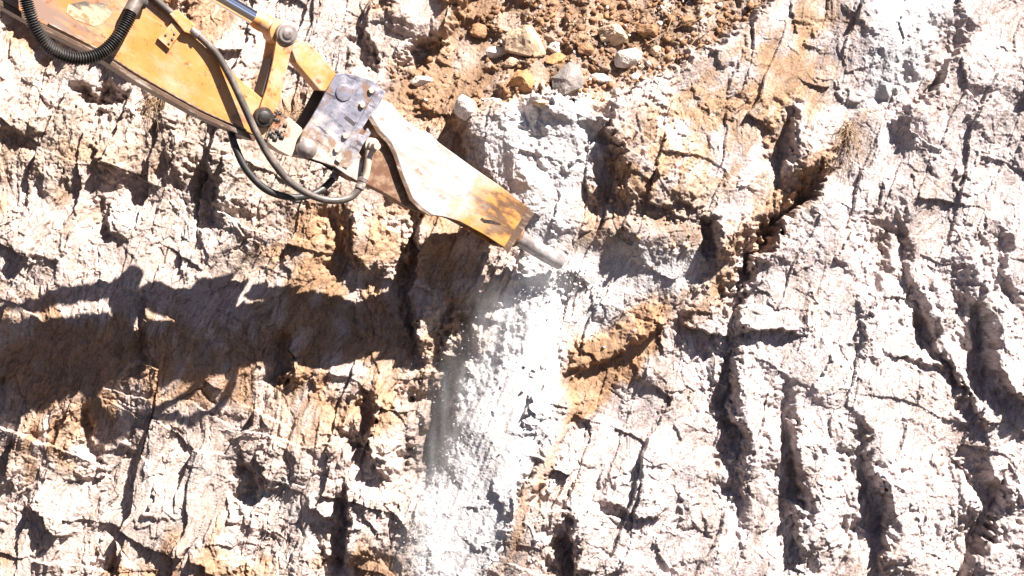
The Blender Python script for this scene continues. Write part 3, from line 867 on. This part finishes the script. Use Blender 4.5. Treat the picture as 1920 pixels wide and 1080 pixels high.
for k, (u, v, w, h, m, lab) in enumerate(stones):
    me = stone_mesh('boulder', w * PX * 1.12, h * PX * 1.12, min(w, h) * PX * 1.05, 40 + k)
    me.materials.append(m)
    o = bpy.data.objects.new('boulder', me)
    o.location = shift(u, v, min(w, h) * PX * 0.28)
    if m is M_grey_s: o.rotation_euler = (0.2, -0.6, 0.3)
    o['label'] = lab; o['category'] = 'boulder'; o['group'] = GRP
    COL.objects.link(o)

# ------------------------------------------------------------------ uncountable bits: rubble, soil crumbs, falling powder (one object each)
def scatter(name, pts, sizes, mat, seed):
    """many small broken chips in one mesh"""
    r = np.random.default_rng(seed)
    base = np.array([(1, 1, 1), (-1, -1, 1), (-1, 1, -1), (1, -1, -1)], np.float32) * 0.6
    base = np.concatenate([base, np.array([(1.0, 0, 0), (-1.0, 0.2, 0), (0, 1.0, 0), (0.1, -1.0, 0), (0, 0, 0.9), (0, 0.1, -0.9)], np.float32)])
    bm = bmesh.new()
    for p in base: bm.verts.new(p)
    res = bmesh.ops.convex_hull(bm, input=bm.verts)
    bm.verts.ensure_lookup_table(); bm.verts.index_update()
    bv = np.array([v.co for v in bm.verts], np.float32); bf = np.array([[v.index for v in f.verts] for f in bm.faces if len(f.verts) == 3], np.int32)
    bm.free()
    n = len(pts); nv = len(bv)
    q = r.normal(size=(n, 4)).astype(np.float32); q /= np.linalg.norm(q, axis=1, keepdims=True)
    w_, x, y, z = q.T
    Rm = np.stack([1 - 2 * (y * y + z * z), 2 * (x * y - z * w_), 2 * (x * z + y * w_), 2 * (x * y + z * w_), 1 - 2 * (x * x + z * z), 2 * (y * z - x * w_), 2 * (x * z - y * w_), 2 * (y * z + x * w_), 1 - 2 * (x * x + y * y)], -1).reshape(n, 3, 3)
    jit = bv[None] * (1 + 0.5 * (r.random((n, nv, 1)) - 0.5)) * np.stack([np.ones(n), 0.6 + 0.5 * r.random(n), 0.5 + 0.4 * r.random(n)], -1)[:, None, :]
    vs = np.einsum('nij,nkj->nki', Rm, jit) * np.asarray(sizes)[:, None, None] * 0.5 + np.asarray(pts)[:, None, :]
    fs = (bf[None] + (np.arange(n) * nv)[:, None, None]).reshape(-1)
    me = bpy.data.meshes.new(name)
    nf = n * len(bf)
    me.vertices.add(n * nv); me.loops.add(nf * 3); me.polygons.add(nf)
    me.vertices.foreach_set('co', vs.astype(np.float32).reshape(-1))
    me.loops.foreach_set('vertex_index', fs.astype(np.int32))
    me.polygons.foreach_set('loop_start', np.arange(0, nf * 3, 3, dtype=np.int32))
    me.update(calc_edges=True)
    me.materials.append(mat)
    o = bpy.data.objects.new(name, me); COL.objects.link(o)
    return o
def stuff(o, label):
    o['kind'] = 'stuff'; o['label'] = label; o['category'] = label.split()[-1]
    return o
def inside_pts(mask, n, seed, out, lo=0.5, umax=(-60, 1980), vmax=(-50, 1130)):
    r = np.random.default_rng(seed); out_p = []
    while len(out_p) < n:
        u = r.uniform(*umax); v = r.uniform(*vmax)
        i = int(np.searchsorted(VA, v)); j = int(np.searchsorted(UA, u))
        if mask[i, j] > lo + 0.4 * (r.random() - 0.5):
            p = (X[i, j], Y[i, j] - out * r.random(), Z[i, j]); out_p.append(p)
    return np.array(out_p, np.float32)
r_ = np.random.default_rng(5)
p_ = inside_pts(M_soil * (0.35 + 0.65 * lump), 1100, 81, 0.03, umax=(690, 1480), vmax=(-50, 240))
stuff(scatter('rubble', p_, 0.02 + 0.10 * r_.random(1100) ** 4, M_earth, 82), 'brown crumbs of soil scattered over the ledge')
p_ = inside_pts(M_soil * (0.35 + 0.65 * lump), 80, 83, 0.03, umax=(720, 1400), vmax=(-20, 230))
stuff(scatter('pale_rubble', p_, 0.02 + 0.06 * r_.random(80) ** 2, M_white_s, 84), 'pale stone chips scattered over the brown soil ledge')
p_ = inside_pts(np.clip(M_up + M_recess, 0, 1), 120, 85, 0.02, umax=(1050, 1620), vmax=(220, 720))
stuff(scatter('seam_crumbs', p_, 0.015 + 0.06 * r_.random(120) ** 3, M_tan, 86), 'brown crumbs along the diagonal soil seam')
# crushed fragments round the bite of the chisel and down the powder slope
q_ = []; z_ = []
for k in range(170):
    if k < 110: u, v = 1066 + r_.normal() * 20, 506 + abs(r_.normal()) * 22
    else: u, v = 985 + r_.normal() * 60, 540 + 520 * r_.random()
    q_.append(tuple(shift(u, v, 0.012))); z_.append(0.02 + 0.06 * r_.random() ** 3)
M_frag = stone_mat('crushed_pale_stone', False, (0.52, 0.485, 0.475))
stuff(scatter('crushed_stone', np.array(q_, np.float32), np.array(z_), M_frag, 87), 'pale crushed stone round the chisel point and on the powder slope')
# powder and chips falling from the chisel down the gully
path = [(1048, 498), (1010, 540), (955, 590), (905, 640), (868, 700), (840, 770), (822, 850), (808, 930), (798, 1010), (790, 1100)]
L_ = [math.hypot(b[0] - a[0], b[1] - a[1]) for a, b in zip(path, path[1:])]; cum = np.concatenate([[0], np.cumsum(L_)])
pts = []; sz = []
for k in range(3400):
    f = r_.random() ** 0.8 * cum[-1]; i = min(int(np.searchsorted(cum, f)) - 1, len(path) - 2); i = max(i, 0)
    t = (f - cum[i]) / L_[i]
    u = path[i][0] + (path[i + 1][0] - path[i][0]) * t; v = path[i][1] + (path[i + 1][1] - path[i][1]) * t
    spread = 10 + 26 * min(1, f / 250)
    u += r_.normal() * spread * (0.55 if u < 830 else 1); v += r_.normal() * spread * 0.6
    pts.append(shift(u, v, 0.02 + 0.30 * r_.random() ** 1.5)); sz.append(0.004 + 0.017 * r_.random() ** 3)
M_powder_m = stone_mat('white_rock_powder', False, (0.60, 0.57, 0.57))
stuff(scatter('falling_rock_powder', np.array([tuple(p) for p in pts], np.float32), np.array(sz), M_powder_m, 88), 'white rock powder falling from the chisel')

# ------------------------------------------------------------------ dry grass and twigs
M_straw = stone_mat('dry_straw', False, (0.27, 0.18, 0.11))
def tuft(u, v, n, ln, lab, down=0.6, seed=1):
    r = random.Random(seed)
    root = shift(u, v, 0.02)
    bm = bmesh.new()
    for k in range(n):
        b0 = Vector((r.gauss(0, .05), -0.01, r.gauss(0, .05)))
        dirv = Vector((r.gauss(0.0, .7), -0.25 - r.random() * 0.6, r.uniform(-.7, 1.0))).normalized()
        l = ln * r.uniform(.5, 1.1); pts = []
        for s in range(6):
            t = s / 5
            pts.append(b0 + dirv * l * t + Vector((r.gauss(0, .012), 0, -down * l * t * t + r.gauss(0, .012))))
        add_tube(bm, pts, [0.0045 * (1 - 0.75 * s / 5) for s in range(6)], 4, cap=False)
    me = bpy.data.meshes.new('dry_grass_tuft'); bm.to_mesh(me); bm.free(); me.materials.append(M_straw)
    o = bpy.data.objects.new('dry_grass_tuft', me); o.location = root
    o['label'] = lab; o['category'] = 'grass tuft'; o['group'] = 'dry grass tufts on the rock'
    COL.objects.link(o)
tuft(1588, 244, 60, 0.24, 'straw brown tuft hanging at the top of the diagonal soil seam', 1.0, 3)
tuft(292, 190, 60, 0.26, 'sparse dry tuft just below the yellow stick', 0.9, 4)
tuft(560, 215, 40, 0.2, 'small dry tuft behind the stick nose', 0.8, 5)
def twig(name, pts, r0, lab):
    bm = bmesh.new(); q = [shift(u, v, o) for u, v, o in pts]
    c0 = q[0].copy(); add_tube(bm, spline([p - c0 for p in q], 14), lambda t: r0 * (1 - 0.7 * t), 6)
    me = bpy.data.meshes.new(name); bm.to_mesh(me); bm.free(); me.materials.append(M_straw)
    o = bpy.data.objects.new(name, me); o.location = c0; COL.objects.link(o)
    o['label'] = lab; o['category'] = 'twig'; o['group'] = 'dry twigs on the soil ledge'
twig('twig', [(1238, 84, .05), (1252, 56, .09), (1262, 24, .10), (1264, 4, .08)], .008, 'pale upright twig at the right of the soil ledge, between two brown lumps')
twig('twig', [(1216, 80, .05), (1250, 62, .09), (1290, 44, .10), (1330, 30, .06)], .006, 'long thin twig crossing the upright twig on the soil ledge')
twig('twig', [(1290, 90, .04), (1312, 66, .08), (1340, 52, .05)], .006, 'short twig at the right edge of the soil, below the long thin twig')

# ------------------------------------------------------------------ drifting dust where the powder falls
dm = bpy.data.materials.new('rock_dust'); dm.use_nodes = True
nt = dm.node_tree; nt.nodes.remove(nt.nodes['Principled BSDF'])
pv = nt.nodes.new('ShaderNodeVolumePrincipled'); pv.inputs['Color'].default_value = (0.93, 0.92, 0.93, 1); pv.inputs['Anisotropy'].default_value = 0.2
nt.links.new(pv.outputs[0], nt.nodes['Material Output'].inputs['Volume'])
tc = nt.nodes.new('ShaderNodeTexCoord')
gr = nt.nodes.new('ShaderNodeTexGradient'); gr.gradient_type = 'SPHERICAL'
nt.links.new(tc.outputs['Object'], gr.inputs[0])
geo = nt.nodes.new('ShaderNodeNewGeometry')
mp = nt.nodes.new('ShaderNodeMapping'); mp.inputs['Rotation'].default_value = (0, math.radians(-24), 0); mp.inputs['Scale'].default_value = (9, 5, 1.6)
nt.links.new(geo.outputs['Position'], mp.inputs[0])
nz = nt.nodes.new('ShaderNodeTexNoise'); nz.inputs['Scale'].default_value = 1.0; nz.inputs['Detail'].default_value = 3
nt.links.new(mp.outputs[0], nz.inputs['Vector'])
mr = nt.nodes.new('ShaderNodeMapRange'); mr.inputs[1].default_value = 0.38; mr.inputs[2].default_value = 0.68; mr.inputs[4].default_value = 1.7
nt.links.new(nz.outputs['Fac'], mr.inputs[0])
mu = nt.nodes.new('ShaderNodeMath'); mu.operation = 'MULTIPLY'
nt.links.new(gr.outputs['Fac'], mu.inputs[0]); nt.links.new(mr.outputs[0], mu.inputs[1])
nt.links.new(mu.outputs[0], pv.inputs['Density'])
for (u, v, ru, rv, tilt) in ((1020, 525, 60, 45, 40), (950, 600, 75, 60, 45), (885, 690, 60, 95, 32), (843, 800, 50, 120, 15), (812, 930, 45, 130, 6), (792, 1060, 45, 130, 3)):
    bm = bmesh.new(); bmesh.ops.create_icosphere(bm, subdivisions=3, radius=1.0)
    me = bpy.data.meshes.new('dust_haze'); bm.to_mesh(me); bm.free(); me.materials.append(dm)
    o = bpy.data.objects.new('dust_haze', me)
    o.location = shift(u, v, 0.42)
    o.scale = (ru * PX * 1.3, 0.34, rv * PX * 1.25); o.rotation_euler = (0, math.radians(tilt), 0)
    COL.objects.link(o); stuff(o, 'thin white dust drifting where the rock powder falls')
